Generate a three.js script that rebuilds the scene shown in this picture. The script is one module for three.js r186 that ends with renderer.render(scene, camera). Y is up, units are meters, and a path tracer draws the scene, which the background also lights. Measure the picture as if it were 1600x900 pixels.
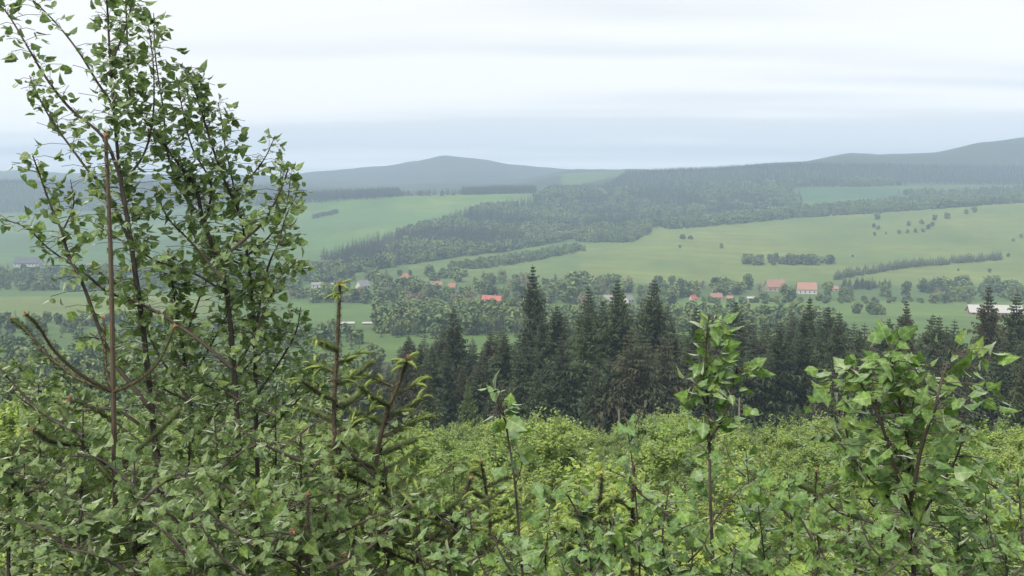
import * as THREE from 'three';
import { mergeGeometries, mergeVertices } from 'three/addons/utils/BufferGeometryUtils.js';
import { ImprovedNoise } from 'three/addons/math/ImprovedNoise.js';

// ---------------------------------------------------------------- camera, sky, sun, exposure
const scene = new THREE.Scene();
const W = 1600, H = 900, FOV = 34, F = (H / 2) / Math.tan(THREE.MathUtils.degToRad(FOV / 2)), HORIZON = 290;
const PITCH = Math.atan((H / 2 - HORIZON) / F);
const camera = new THREE.PerspectiveCamera(FOV, W / H, 0.05, 40000);
camera.position.set(0, 0, 0);
camera.rotation.x = -PITCH;
const renderer = new THREE.WebGLRenderer({ antialias: true });
renderer.toneMapping = THREE.LinearToneMapping;
renderer.toneMappingExposure = 1.76;
renderer.shadowMap.enabled = true;

function rng(seed) { let s = seed | 0; return () => { s = (s + 0x6d2b79f5) | 0; let t = Math.imul(s ^ (s >>> 15), 1 | s); t = (t + Math.imul(t ^ (t >>> 7), 61 | t)) ^ t; return ((t ^ (t >>> 14)) >>> 0) / 4294967296; }; }
const R = rng(20240517), rr = (a, b) => a + (b - a) * R(), pick = (a) => a[Math.floor(R() * a.length)];
const perlin = new ImprovedNoise();
const fbm = (x, y, z = 0, n = 4) => { let s = 0, a = 0.5; for (let i = 0; i < n; i++) { s += a * perlin.noise(x, y, z + i * 7.3); x *= 2.03; y *= 2.03; a *= 0.5; } return s; };
const sstep = (a, b, x) => { const t = Math.min(1, Math.max(0, (x - a) / (b - a))); return t * t * (3 - 2 * t); };

{ // thin layered overcast: air and cloud only
  const w = 2048, h = 1024, data = new Float32Array(w * h * 4);
  for (let row = 0; row < h; row++) {
    const up = ((row + 0.5) / h - 0.5) * Math.PI, y = Math.max(0.0, Math.sin(up)), yy = Math.max(0.025, y);
    for (let col = 0; col < w; col++) {
      const a = ((col + 0.5) / w - 0.5) * 2 * Math.PI, cx = Math.cos(a) * Math.cos(up) / (y + 0.11), cz = Math.sin(a) * Math.cos(up) / (y + 0.11);
      const warp = fbm(cx * 0.22 + 3, cz * 0.3, 5, 3);
      const big = fbm(cx * 0.10 + warp * 0.6, cz * 0.62 + warp * 0.9, 1.7, 4), fine = fbm(cx * 0.26 + 9, cz * 1.9 + warp * 1.6, 4.1, 4);
      let c = 0.52 + 2.6 * big + 1.5 * fine; c = sstep(0, 1, c);
      const lift = 1 + 0.15 * y + 0.52 * Math.exp(-y / 0.085); // the layer looks whiter where it is seen edge-on, towards the horizon
      const k = (row * w + col) * 4;
      data[k] = (0.425 + 0.14 * c) * lift; data[k + 1] = (0.45 + 0.12 * c) * lift; data[k + 2] = (0.475 + 0.095 * c) * lift; data[k + 3] = 1;
    }
  }
  const sky = new THREE.DataTexture(data, w, h, THREE.RGBAFormat, THREE.FloatType);
  sky.mapping = THREE.EquirectangularReflectionMapping; sky.magFilter = THREE.LinearFilter; sky.minFilter = THREE.LinearFilter; sky.needsUpdate = true;
  scene.background = sky; scene.environment = sky;
}
const sun = new THREE.DirectionalLight(0xfff6e8, 3.1);
sun.position.set(-60, 120, 45); sun.target.position.set(0, 0, -40); sun.castShadow = true; sun.shadow.radius = 40;
Object.assign(sun.shadow.camera, { left: -200, right: 200, top: 200, bottom: -200, near: 1, far: 600 });
scene.add(sun, sun.target);
scene.fog = new THREE.FogExp2(0xc8e2fc, 0.00034);

// ---------------------------------------------------------------- helpers
const V = (x, y, z) => new THREE.Vector3(x, y, z), cp = Math.cos(PITCH), sp = Math.sin(PITCH);
function at(px, py, d) { // point seen at photo position (px, py), d metres ahead
  const cx = (px - 800) / F, cy = (450 - py) / F, s = d / (cp + cy * sp);
  return V(cx * s, (cy * cp - sp) * s, -d);
}
function pix(p) { const d = -p.z * cp - p.y * sp, u = p.y * cp - p.z * sp; return [800 + F * p.x / d, 450 - F * u / d]; }
const taken = new Map();
function numbered(n) { const k = taken.get(n) ?? 0; taken.set(n, k + 1); return k ? n + '_' + String(k).padStart(3, '0') : n; }
function tag(o, label, category, group, kind) { o.userData.label = label; if (category) o.userData.category = category; if (group) o.userData.group = group; if (kind) o.userData.kind = kind; return o; }
function shade(o) { o.castShadow = o.receiveShadow = true; return o; }
function part(name, geo, mat, parent) { const m = shade(new THREE.Mesh(geo, mat)); m.name = name; (parent ?? scene).add(m); return m; }
function thing(name, label, category, pos, group) { const g = new THREE.Group(); g.name = numbered(name); g.position.copy(pos); scene.add(g); return tag(g, label, category, group); }

class Geo { // small triangle builder
  constructor(o = V(0, 0, 0)) { this.p = []; this.c = []; this.n = 0; this.o = o; this.col = [1, 1, 1]; }
  tri(a, b, c) { for (const v of [a, b, c]) { this.p.push(v.x - this.o.x, v.y - this.o.y, v.z - this.o.z); this.c.push(...this.col); } this.n++; }
  quad(a, b, c, d) { this.tri(a, b, c); this.tri(a, c, d); }
  box(x0, x1, y0, y1, z0, z1) {
    const v = (i) => V(i & 1 ? x1 : x0, i & 2 ? y1 : y0, i & 4 ? z1 : z0);
    for (const [a, b, c, d] of [[0, 2, 3, 1], [4, 5, 7, 6], [0, 1, 5, 4], [2, 6, 7, 3], [0, 4, 6, 2], [1, 3, 7, 5]]) this.quad(v(a), v(b), v(c), v(d));
  }
  tube(pts, rad, sides = 5) {
    const rings = pts.map((p, i) => {
      const t = pts[Math.min(i + 1, pts.length - 1)].clone().sub(pts[Math.max(i - 1, 0)]).normalize();
      const a = V(0.31, 0.2, 0.93).cross(t).normalize(), b = t.clone().cross(a), r = typeof rad === 'function' ? rad(i / (pts.length - 1)) : rad;
      return Array.from({ length: sides }, (_, k) => p.clone().addScaledVector(a, r * Math.cos(6.2832 * k / sides)).addScaledVector(b, r * Math.sin(6.2832 * k / sides)));
    });
    for (let i = 0; i + 1 < rings.length; i++) for (let k = 0; k < sides; k++) { const l = (k + 1) % sides; this.quad(rings[i][k], rings[i][l], rings[i + 1][l], rings[i + 1][k]); }
    const e = rings[rings.length - 1]; for (let k = 1; k + 1 < sides; k++) this.tri(e[0], e[k], e[k + 1]);
  }
  build() {
    const g = new THREE.BufferGeometry();
    g.setAttribute('position', new THREE.Float32BufferAttribute(this.p, 3)); g.setAttribute('color', new THREE.Float32BufferAttribute(this.c, 3));
    g.setAttribute('uv', new THREE.Float32BufferAttribute(new Float32Array(this.p.length / 3 * 2), 2));
    g.computeVertexNormals(); return g;
  }
}
const std = (r, g, b, rough = 0.9, extra = {}) => { const m = new THREE.MeshStandardMaterial({ roughness: rough, vertexColors: true, side: THREE.DoubleSide, ...extra }); m.color.setRGB(r, g, b); return m; };
const leafMat = (r, g, b, through = 0.35, coat = 0) => { const m = new THREE.MeshPhysicalMaterial({ roughness: 0.92, vertexColors: true, side: THREE.DoubleSide, transmission: through, thickness: 0, clearcoat: coat, clearcoatRoughness: 0.42 }); m.color.setRGB(r, g, b); return m; };
const rdir = () => { const z = rr(-1, 1), a = rr(0, 6.2832), s = Math.sqrt(1 - z * z); return V(s * Math.cos(a), z, s * Math.sin(a)); };

// ---------------------------------------------------------------- terrain
const far = (d) => (d < 1600 ? d : 1600 + (d - 1600) * 0.25); // the hills beyond stand closer together than a map would have them
const COL = { // photo column -> [distance, photo row] of the ground
  '-500': [[250, 605], [450, 520], [600, 485], [750, 452], [900, 428], [1100, 400], [1300, 377], [1600, 352], [2000, 340], [2600, 322], [3200, 284], [5000, 282], [7000, 272], [9500, 262]],
  0: [[250, 605], [450, 520], [600, 482], [750, 450], [900, 426], [1100, 398], [1300, 375], [1600, 352], [2000, 340], [2600, 325], [3200, 286], [5000, 286], [7000, 275], [9500, 268]],
  250: [[250, 605], [450, 520], [600, 482], [750, 450], [900, 426], [1100, 398], [1300, 372], [1600, 348], [2000, 336], [2600, 322], [3200, 289], [5000, 288], [7000, 276], [9500, 274]],
  450: [[250, 604], [450, 518], [600, 482], [750, 450], [900, 426], [1100, 396], [1300, 370], [1600, 332], [1800, 316], [2300, 312], [3200, 296], [5000, 290], [7000, 284], [9500, 273]],
  520: [[250, 602], [450, 516], [600, 481], [750, 450], [900, 424], [1100, 394], [1300, 366], [1600, 328], [1850, 311], [2300, 309], [3200, 300], [5000, 291], [7000, 285], [9500, 268]],
  600: [[250, 600], [450, 514], [600, 480], [750, 450], [900, 422], [1100, 392], [1300, 360], [1600, 324], [1850, 307], [2300, 306], [3200, 303], [5000, 292], [7000, 285], [9500, 259]],
  650: [[250, 600], [450, 513], [600, 479], [750, 449], [900, 421], [1100, 391], [1300, 357], [1600, 322], [1850, 306], [2300, 305], [3200, 303], [5000, 292], [7000, 285], [9500, 251]],
  695: [[250, 600], [450, 512], [600, 479], [750, 449], [900, 421], [1100, 391], [1300, 356], [1600, 320], [1880, 305], [2300, 304], [3200, 302], [5000, 290], [7000, 284], [9500, 242]],
  740: [[250, 600], [450, 511], [600, 478], [750, 448], [900, 421], [1100, 392], [1300, 359], [1600, 320], [1880, 304], [2300, 303], [3200, 301], [5000, 289], [7000, 284], [9500, 247]],
  800: [[250, 600], [450, 510], [600, 478], [750, 447], [900, 421], [1100, 394], [1300, 364], [1600, 322], [1900, 304], [2600, 300], [3200, 298], [5000, 287], [7000, 283], [9500, 257]],
  900: [[250, 600], [450, 508], [600, 477], [750, 447], [900, 421], [1100, 391], [1300, 368], [1600, 332], [2000, 309], [2600, 298], [3500, 291], [4500, 270], [5000, 269], [7000, 268], [9500, 266]],
  980: [[250, 600], [450, 506], [600, 477], [750, 449], [900, 421], [1100, 386], [1300, 362], [1600, 334], [2000, 311], [2600, 297], [3500, 275], [4500, 268], [7000, 268], [9500, 268]],
  1050: [[250, 600], [450, 505], [600, 477], [750, 451], [900, 422], [1100, 382], [1300, 355], [1600, 332], [2000, 311], [2600, 296], [3500, 268], [4500, 268], [7000, 268], [9500, 268]],
  1250: [[250, 600], [450, 504], [600, 477], [750, 452], [900, 424], [1100, 382], [1300, 348], [1450, 332], [1600, 323], [2000, 306], [2600, 290], [3500, 260], [4300, 256], [5000, 253], [7000, 255]],
  1325: [[250, 600], [450, 504], [600, 478], [750, 453], [900, 424], [1100, 379], [1300, 343], [1450, 328], [1600, 320], [2000, 304], [2600, 289], [3500, 263], [4300, 256], [5000, 241], [7000, 243]],
  1375: [[250, 600], [450, 504], [600, 478], [750, 453], [900, 424], [1100, 377], [1300, 340], [1450, 326], [1600, 318], [2000, 304], [2600, 290], [3500, 264], [4300, 254], [5000, 243], [7000, 243]],
  1450: [[250, 600], [450, 504], [600, 479], [750, 453], [900, 423], [1100, 373], [1300, 333], [1430, 322], [1600, 315], [2000, 303], [2600, 290], [3500, 266], [4300, 251], [5000, 239], [7000, 242]],
  1530: [[250, 600], [450, 505], [600, 480], [750, 453], [900, 422], [1100, 368], [1300, 328], [1400, 318], [1600, 311], [2000, 301], [2600, 290], [3500, 267], [4300, 251], [5000, 223], [7000, 230]],
  1600: [[250, 600], [450, 506], [600, 480], [750, 453], [900, 420], [1100, 365], [1300, 325], [1400, 316], [1600, 309], [2000, 300], [2600, 290], [3500, 268], [4300, 250], [5000, 214], [7000, 225]],
  2100: [[250, 600], [450, 506], [600, 480], [750, 453], [900, 420], [1100, 365], [1300, 325], [1400, 316], [1600, 309], [2000, 300], [2600, 290], [3500, 268], [4300, 248], [5000, 208], [7000, 222]],
};
const cols = Object.keys(COL).map(Number).sort((a, b) => a - b).map((px) => ({ px, k: [...COL[px].map(([d, y]) => [Math.log(far(d)), at(px, y, far(d)).y / far(d)]), [Math.log(4000), at(px, 300, 4000).y / 4000]] }));
function profile(k, l) { // monotone cubic through (log distance, slope of sight)
  if (l <= k[0][0]) return k[0][1]; const n = k.length; if (l >= k[n - 1][0]) return k[n - 1][1];
  let i = 0; while (k[i + 1][0] < l) i++;
  const sl = (j) => (k[j + 1][1] - k[j][1]) / (k[j + 1][0] - k[j][0]), tan = (j) => { if (j <= 0 || j >= n - 1) return 0; const a = sl(j - 1), b = sl(j); return a * b <= 0 ? 0 : 2 * a * b / (a + b); };
  const h = k[i + 1][0] - k[i][0], t = (l - k[i][0]) / h, t2 = t * t, t3 = t2 * t;
  return (2 * t3 - 3 * t2 + 1) * k[i][1] + (t3 - 2 * t2 + t) * h * tan(i) + (3 * t2 - 2 * t3) * k[i + 1][1] + (t3 - t2) * h * tan(i + 1);
}
function farHeight(x, d) {
  const px = Math.min(2099, Math.max(-499, 800 + F * x / d)), l = Math.log(d);
  let i = 0; while (cols[i + 1].px < px) i++;
  let t = (px - cols[i].px) / (cols[i + 1].px - cols[i].px); t = 0.5 * t + 0.5 * t * t * (3 - 2 * t);
  return d * (profile(cols[i].k, l) * (1 - t) + profile(cols[i + 1].k, l) * t);
}
const nearHeight = (x, d) => -1.75 - 0.27 * Math.min(d, 120) - 0.15 * Math.max(0, d - 120) + 0.35 * fbm(x * 0.12, d * 0.12, 2, 3);
function ground(x, d) {
  let h; const w = sstep(120, 260, d);
  if (w <= 0) h = nearHeight(x, d); else h = (1 - w) * nearHeight(x, d) + w * farHeight(x, d);
  if (d > 300) h += fbm(x * 0.004, d * 0.004, 3, 3) * Math.min(3, d * 0.0015) + sstep(2150, 2900, d) * 20 * fbm(x * 0.0033, d * 0.0033, 8, 4);
  return h;
}
const onGround = (x, d, lift = 0) => V(x, ground(x, d) + lift, -d);
function hit(px, py) { // where the line of sight through a photo position meets the ground
  let d = 240; while (d < 3900) { const p = at(px, py, d); if (p.y <= ground(p.x, d)) return d; d *= 1.004; } return 3900;
}
const mixc = (a, b, t) => a.map((v, i) => v + (b[i] - v) * t);
function cover(x, d, h) { // colour of what grows on the ground
  const px = 800 + F * x / d, py = d > 200 ? pix(V(x, h, -d))[1] : 900, j = 7 * fbm(x * 0.012, d * 0.012, 6, 3);
  const n1 = fbm(x * 0.006, d * 0.006, 1, 4), n2 = fbm(x * 0.05, d * 0.05, 2, 3);
  let c = [0.105, 0.175, 0.062];
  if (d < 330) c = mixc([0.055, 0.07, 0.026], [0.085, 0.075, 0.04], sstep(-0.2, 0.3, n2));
  else if (d > far(2650)) { c = mixc([0.030, 0.050, 0.034], [0.045, 0.07, 0.035], sstep(-0.2, 0.3, n1)); if (px > 875 + j && px < 1010 + j && d > far(3600) && d < far(5200)) c = [0.10, 0.17, 0.075]; if (px < 190 && d > far(6000)) c = [0.06, 0.10, 0.05]; }
  else if (px > 1225 + j && px < 1455 + j && d > far(1850) && d < far(2350)) c = [0.055, 0.15, 0.085];
  else if (px > 905 + j && d > 790 && d < 1480) c = mixc([0.165, 0.225, 0.078], [0.205, 0.235, 0.085], sstep(-0.25, 0.25, n1));
  else if (px > 1075 + j && d > 500 && d < 640) c = [0.15, 0.235, 0.075];
  else if (px > 430 + j && px < 860 && d > 1120 && d < far(2000)) c = mixc([0.115, 0.215, 0.07], [0.155, 0.23, 0.075], sstep(-0.2, 0.3, n1));
  else if (px < 430 && d > 980 && d < far(2200)) c = Math.floor((d + x * 0.5) / 260) % 2 ? [0.085, 0.165, 0.07] : [0.12, 0.20, 0.08];
  else if (px < 330 + j && d > 545 && d < 690) c = [0.19, 0.235, 0.085];
  else if (px > 640 + j && px < 930 && d > 800 && d < 1080) c = [0.14, 0.205, 0.075];
  else if (px > 455 && px < 640 && d > 500 && d < 640) c = [0.115, 0.20, 0.065];
  const v = 1 + 0.32 * n2 + 0.35 * n1 + (d > 330 && d < far(2600) ? 0.13 * Math.sin((d * 0.9 + x * 0.35) * 0.16 + 4 * n1) * sstep(-0.1, 0.2, n1) + 0.25 * fbm(x * 0.02, d * 0.006, 31, 3) : 0);
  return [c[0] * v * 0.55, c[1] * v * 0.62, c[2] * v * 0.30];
}
{
  const rows = [-35, -25, -18, -12, -8, -5, -2.5, 0]; let d = 1.5; while (d < 4000) { rows.push(d); d += Math.max(1.5, d * (d > 500 ? 0.0115 : 0.024)); } rows.push(4000);
  const N = 420, pos = [], col = [], idx = [];
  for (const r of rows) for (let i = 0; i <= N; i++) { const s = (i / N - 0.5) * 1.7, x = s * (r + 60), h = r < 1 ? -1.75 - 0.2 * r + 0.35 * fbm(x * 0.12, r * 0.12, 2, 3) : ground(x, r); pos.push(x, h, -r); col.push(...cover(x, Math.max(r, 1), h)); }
  for (let j = 0; j + 1 < rows.length; j++) for (let i = 0; i < N; i++) { const a = j * (N + 1) + i, b = a + N + 1; idx.push(a, a + 1, b + 1, a, b + 1, b); }
  const g = new THREE.BufferGeometry(); g.setAttribute('position', new THREE.Float32BufferAttribute(pos, 3)); g.setAttribute('color', new THREE.Float32BufferAttribute(col, 3)); g.setIndex(idx); g.computeVertexNormals();
  const t = part('terrain', g, std(1, 1, 1, 0.95)); t.userData.kind = 'structure'; t.userData.label = 'green valley, meadows and wooded hills';
}

// ---------------------------------------------------------------- far and middle trees
const barkMat = std(0.09, 0.07, 0.055, 0.95), greyBark = std(0.19, 0.165, 0.14, 0.95);
function broadleafGeo(seed, n, w, h, bare = 0, leaf = 0.42) { // unit tree 1 m tall: crown clumps of small leaf faces
  const g = new Geo(), q = rng(seed), k = (a, b) => a + (b - a) * q();
  const lobes = Array.from({ length: 14 }, () => { const a = k(0, 6.28), r = w * 0.62 * Math.sqrt(q()); return [V(r * Math.cos(a), k(0.14, 0.84) * h, r * Math.sin(a)), k(0.13, 0.24)]; });
  for (let i = 0; i < n; i++) {
    const [c, rad] = lobes[Math.floor(q() * lobes.length)], z = k(-1, 1), a = k(0, 6.28), s = Math.sqrt(1 - z * z), dir = V(s * Math.cos(a), z, s * Math.sin(a));
    const p = c.clone().addScaledVector(dir, rad * Math.pow(q(), 0.35)), t = leaf > 1 ? k(0.82, 1.16) : k(0.7, 1.25); g.col = [t * k(0.85, 1.2), t, t * k(0.75, 1.1)];
    const u = V(k(-1, 1), k(-1, 1), k(-1, 1)).normalize().multiplyScalar(0.11 * leaf), v = V(k(-1, 1), k(-1, 1), k(-1, 1)).cross(u).normalize().multiplyScalar(0.075 * leaf);
    g.quad(p.clone().sub(u), p.clone().sub(v), p.clone().add(u), p.clone().add(v));
  }
  const t = new Geo(); t.tube([V(0, 0, 0), V(0.01, 0.3, 0), V(0, 0.75 * h, 0.01)], (f) => 0.022 * (1 - 0.8 * f), 5);
  for (let i = 0; i < 9 + bare; i++) { const a = k(0, 6.28), y = k(0.25, 0.7) * h, r = k(0.3, 0.7) * w; t.tube([V(0, y, 0), V(r * 0.5 * Math.cos(a), y + 0.1, r * 0.5 * Math.sin(a)), V(r * Math.cos(a), Math.min(h, y + k(0.18, 0.34)), r * Math.sin(a))], (f) => 0.009 * (1 - 0.8 * f), 3); }
  return [t.build(), g.build()];
}
function coniferGeo(seed, levels, w, per, detail, droop = 0.35, start = 0.1) { // unit conifer: whorls of sprayed branches
  const g = new Geo(), t = new Geo(), q = rng(seed), k = (a, b) => a + (b - a) * q();
  t.tube([V(0, 0, 0), V(k(-.004, .004), 0.5, 0), V(0, 1, 0)], (f) => 0.0125 * (1 - f) + 0.0012, 6);
  for (let i = 0; i < levels; i++) {
    const f = i / levels, y = start + (1 - start) * Math.pow(f, 0.92), len0 = w * Math.min(0.8, Math.pow(1 - f, 0.9)) * k(0.72, 1.2) + 0.008;
    for (let b = 0; b < per; b++) {
      if (q() < 0.12) continue;
      const a = 6.2832 * (b + k(-.35, .35)) / per + i * 1.9, len = len0 * k(0.45, 1.3), up = 0.28 * f - 0.05, dir = V(Math.cos(a), 0, Math.sin(a)), side = V(-Math.sin(a), 0, Math.cos(a));
      const P = (s) => V(0, y + k(-0.002, 0.002), 0).addScaledVector(dir, len * s).add(V(0, len * (up * s - droop * s * s * (1.1 - f) + 0.14 * s * s * s), 0));
      if (detail > 4) t.tube([P(0), P(0.5), P(1)], (s) => 0.0022 * (1 - s * 0.8), 3);
      for (let m = 0; m < detail; m++) {
        const s = (m + k(0.1, 0.9)) / detail, p = P(0.12 + 0.88 * s), tone = k(0.55, 1.35); g.col = [tone * k(0.9, 1.25), tone, tone * k(0.8, 1.1)];
        for (const sg of [-1, 1]) {
          const L = len * k(0.2, 0.42) * (1.15 - s * 0.6) + 0.004, e = p.clone().addScaledVector(side, sg * L * k(0.5, 0.9)).addScaledVector(dir, L * k(0.3, 0.8)).add(V(0, -L * k(0.15, 0.9), 0)), wv = dir.clone().multiplyScalar(L * 0.2).add(V(0, L * k(-0.12, 0.2), 0));
          g.tri(p.clone().sub(wv), e, p.clone().add(wv)); const m2 = p.clone().lerp(e, 0.5); g.tri(m2.clone().add(wv), m2.clone().sub(wv), m2.clone().add(V(k(-.3, .3) * L, -L * k(0.4, 0.9), k(-.3, .3) * L)));
        }
      }
    }
  }
  g.col = [1.2, 1.1, 0.8]; g.tri(V(-0.003, 0.97, 0), V(0, 1.012, 0), V(0.003, 0.97, 0.002)); g.tri(V(0, 0.97, -0.003), V(0, 1.012, 0), V(0, 0.97, 0.003));
  return [t.build(), g.build()];
}
const merge2 = ([t, g], tc, gc) => { const c = (geo, k) => { const q = geo.clone(), a = q.attributes.color; for (let i = 0; i < a.count; i++) a.setXYZ(i, a.getX(i) * k[0], a.getY(i) * k[1], a.getZ(i) * k[2]); return q; }; return mergeGeometries([c(t, tc), c(g, gc)]); };
const white = std(1, 1, 1, 0.9);
const ordinal = (n) => { const t = ['', 'first', 'second', 'third', 'fourth', 'fifth', 'sixth', 'seventh', 'eighth', 'ninth', 'tenth', 'eleventh', 'twelfth']; return t[n] ?? n + (n % 10 === 1 && n !== 11 ? 'st' : n % 10 === 2 && n !== 12 ? 'nd' : n % 10 === 3 && n !== 13 ? 'rd' : 'th'); };
const inPoly = (P, x, y) => { let c = false; for (let i = 0, j = P.length - 1; i < P.length; j = i++) if ((P[i][1] > y) !== (P[j][1] > y) && x < (P[j][0] - P[i][0]) * (y - P[i][1]) / (P[j][1] - P[i][1]) + P[i][0]) c = !c; return c; };
const farBroad = [1, 2, 3].map((s) => merge2(broadleafGeo(s + 40, 460, 0.38, 0.97, 0, 1.01), [0.1, 0.08, 0.06], [1, 1, 1]));
const farConifer = [1, 2, 3].map((s) => merge2(coniferGeo(s + 60, 13, 0.23, 7, 2), [0.07, 0.055, 0.045], [1, 1, 1]));
const M4 = (p, s, w, a) => new THREE.Matrix4().compose(p, new THREE.Quaternion().setFromAxisAngle(V(0, 1, 0), a), V(s * w, s, s * w));
function woods(name, label, category, list) { // a far wood that reads as one mass: list of [point, height, width factor, colour, conifer?]
  const kinds = new Map(); for (const e of list) { const g = (e[4] ? farConifer : farBroad)[Math.floor(R() * 3)]; if (!kinds.has(g)) kinds.set(g, []); kinds.get(g).push(e); }
  for (const [g, l] of kinds) {
    const m = shade(new THREE.InstancedMesh(g, white, l.length)); m.name = numbered(name); tag(m, label, category, label, 'stuff');
    l.forEach(([p, s, w, c], i) => { m.setMatrixAt(i, M4(p, s, w, rr(0, 6.28))); m.setColorAt(i, new THREE.Color().setRGB(...c)); }); scene.add(m);
  }
}
const GREEN = () => { const t = rr(1.0, 1.25); return pick([[0.085 * t, 0.135 * t, 0.045 * t], [0.10 * t, 0.15 * t, 0.048 * t], [0.12 * t, 0.17 * t, 0.055 * t], [0.072 * t, 0.12 * t, 0.046 * t]]); };
const DARK = () => { const t = rr(0.7, 1.25); return [0.036 * t, 0.060 * t, 0.032 * t]; };
function fill(poly, spacing, make, dmin = 380, dmax = 4200) {
  const xs = poly.map((p) => p[0]), lo = Math.min(...xs), hi = Math.max(...xs), out = [];
  dmin = far(dmin); dmax = far(dmax);
  for (let d = dmin; d < dmax; d += spacing) { const x0 = (lo - 800) / F * d, x1 = (hi - 800) / F * d; for (let x = x0; x < x1; x += spacing) { const dd = d + rr(-.5, .5) * spacing, xx = x + rr(-.5, .5) * spacing, p = onGround(xx, dd), [px, py] = pix(p); if (inPoly(poly, px, py)) out.push(make(p, px, py, dd)); } }
  return out;
}
const conifer = (h = 17) => (p) => [p.add(V(0, -0.4, 0)), h * rr(0.7, 1.2), rr(0.9, 1.3), DARK(), true], broad = (h = 12) => (p) => [p.add(V(0, -0.4, 0)), h * rr(0.65, 1.25), rr(0.85, 1.25), GREEN(), false];
const mixed = (share, hc, hb) => (p) => (R() < share + 2.6 * fbm(p.x * 0.009, p.z * 0.009, 21, 2) ? conifer(hc)(p) : broad(hb)(p));
woods('spruce_wood', 'dark mixed wood climbing the far slope between the meadows', 'wood', [
  ...fill([[500, 412], [560, 392], [640, 365], [720, 341], [760, 328], [830, 318], [1000, 314], [1250, 308], [1250, 320], [1000, 345], [900, 365], [800, 385], [700, 400], [600, 415], [520, 422]], 7, mixed(0.66, 17, 13), 900, 2100),
  ...fill([[830, 314], [860, 298], [1000, 295], [1200, 287], [1330, 282], [1420, 290], [1240, 294], [1230, 308], [1000, 316]], 7, mixed(0.65, 14, 12), 1600, 3600)]);
woods('broadleaf_wood', 'light green broadleaf edge along the foot of the far wood', 'wood', [
  ...fill([[455, 436], [480, 425], [700, 400], [900, 366], [1000, 347], [1000, 358], [900, 373], [800, 392], [700, 404], [600, 420], [490, 436]], 7, mixed(0.2, 14, 11), 800, 1700),
  ...fill([[690, 420], [780, 407], [905, 386], [912, 392], [850, 405], [760, 420]], 6, broad(7), 800, 1500), ...fill([[900, 376], [1015, 353], [1015, 365], [985, 379], [915, 379]], 6, broad(9), 900, 1500)]);
woods('tree_belt', 'long belt of light green trees along the top of the right meadow', 'tree belt', [
  ...fill([[1000, 354], [1250, 331], [1450, 312], [1620, 300], [1800, 300], [1800, 316], [1600, 317], [1400, 331], [1250, 341], [1050, 359]], 7, mixed(0.08, 14, 11), 1150, 2200), ...fill([[1400, 304], [1620, 296], [1800, 296], [1800, 300], [1620, 301], [1440, 308]], 8, mixed(0.8, 12, 10), 1500, 2900)]);
woods('ridge_wood', 'hazy dark spruce forest on the crest above the left meadow', 'wood', [
  ...fill([[380, 322], [450, 312], [560, 306], [625, 303], [625, 308], [450, 320]], 6, conifer(16), 1500, 2900), ...fill([[722, 305], [838, 302], [838, 298], [722, 300]], 6, conifer(14), 1650, 3200), ...fill([[620, 306], [725, 303], [725, 305.4], [620, 308]], 15, mixed(0.6, 14, 9), 1600, 2900)]);
woods('blue_ridge_wood', 'blue hazy forest covering the distant dark ridges', 'wood', [
  ...fill([[-150, 345], [-150, 280], [250, 284], [470, 292], [470, 303], [250, 330]], 7.5, conifer(10), 2300, 3600), ...fill([[930, 300], [980, 270], [1050, 264], [1250, 256], [1320, 258], [1700, 262], [1700, 292], [1300, 284]], 7.5, conifer(10), 2400, 4000)]);
woods('valley_scrub', 'hazy scrub and young trees on the valley floor left of the spruces', 'scrub', [
  ...fill([[-150, 500], [200, 505], [560, 520], [600, 560], [560, 640], [-150, 640]], 12, mixed(0.2, 9, 7), 240, 520), ...fill([[-150, 425], [440, 425], [470, 455], [-150, 455]], 11, mixed(0.15, 10, 8), 600, 1000),
  ...fill([[-200, 560], [540, 560], [575, 640], [560, 725], [-200, 725]], 4.5, mixed(0.15, 5, 4), 135, 330), ...fill([[590, 500], [650, 488], [830, 490], [840, 525], [590, 530]], 6, mixed(0.35, 11, 9), 380, 620), ...fill([[830, 492], [1100, 490], [1300, 496], [1320, 520], [830, 530]], 9, broad(7), 380, 560)]);

function treeThing(kind, p, s, w, mats, name, label, category, group) { // one tree: trunk and crown
  const o = thing(name, label, category, p.clone().add(V(0, -0.15, 0)), group); o.scale.set(s * w, s, s * w); o.rotation.y = rr(0, 6.28);
  part('trunk', kind[0], mats[0], o); part('crown', kind[1], mats[1], o); return o;
}
const vBroad = [1, 2, 3, 4].map((s) => broadleafGeo(s + 80, 620, 0.36, 0.97, 4, 0.72)), vTall = [1, 2].map((s) => broadleafGeo(s + 90, 520, 0.2, 0.99, 4, 0.7)), vBare = [1, 2].map((s) => broadleafGeo(s + 95, 260, 0.3, 0.98, 40, 0.45)), vCon = [1, 2, 3].map((s) => coniferGeo(s + 100, 22, 0.24, 9, 3));
const crownMats = [std(0.09, 0.145, 0.05), std(0.115, 0.17, 0.055), std(0.135, 0.19, 0.062), std(0.082, 0.135, 0.054)], darkCrown = [std(0.038, 0.062, 0.032), std(0.046, 0.07, 0.034)], bareCrown = std(0.19, 0.16, 0.10);
const broadTree = (p, s, name, label, group, w = rr(1.0, 1.55)) => treeThing(pick(vBroad), p, s, w, [barkMat, pick(crownMats)], name, label, 'tree', group);
const conTree = (p, s, name, label, group, w = rr(1.1, 1.5)) => treeThing(pick(vCon), p, s, w, [barkMat, pick(darkCrown)], name, label, 'conifer', group);
const gp = (px, py) => { const d = hit(px, py), q = at(px, py, d); return onGround(q.x, d); };
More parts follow.
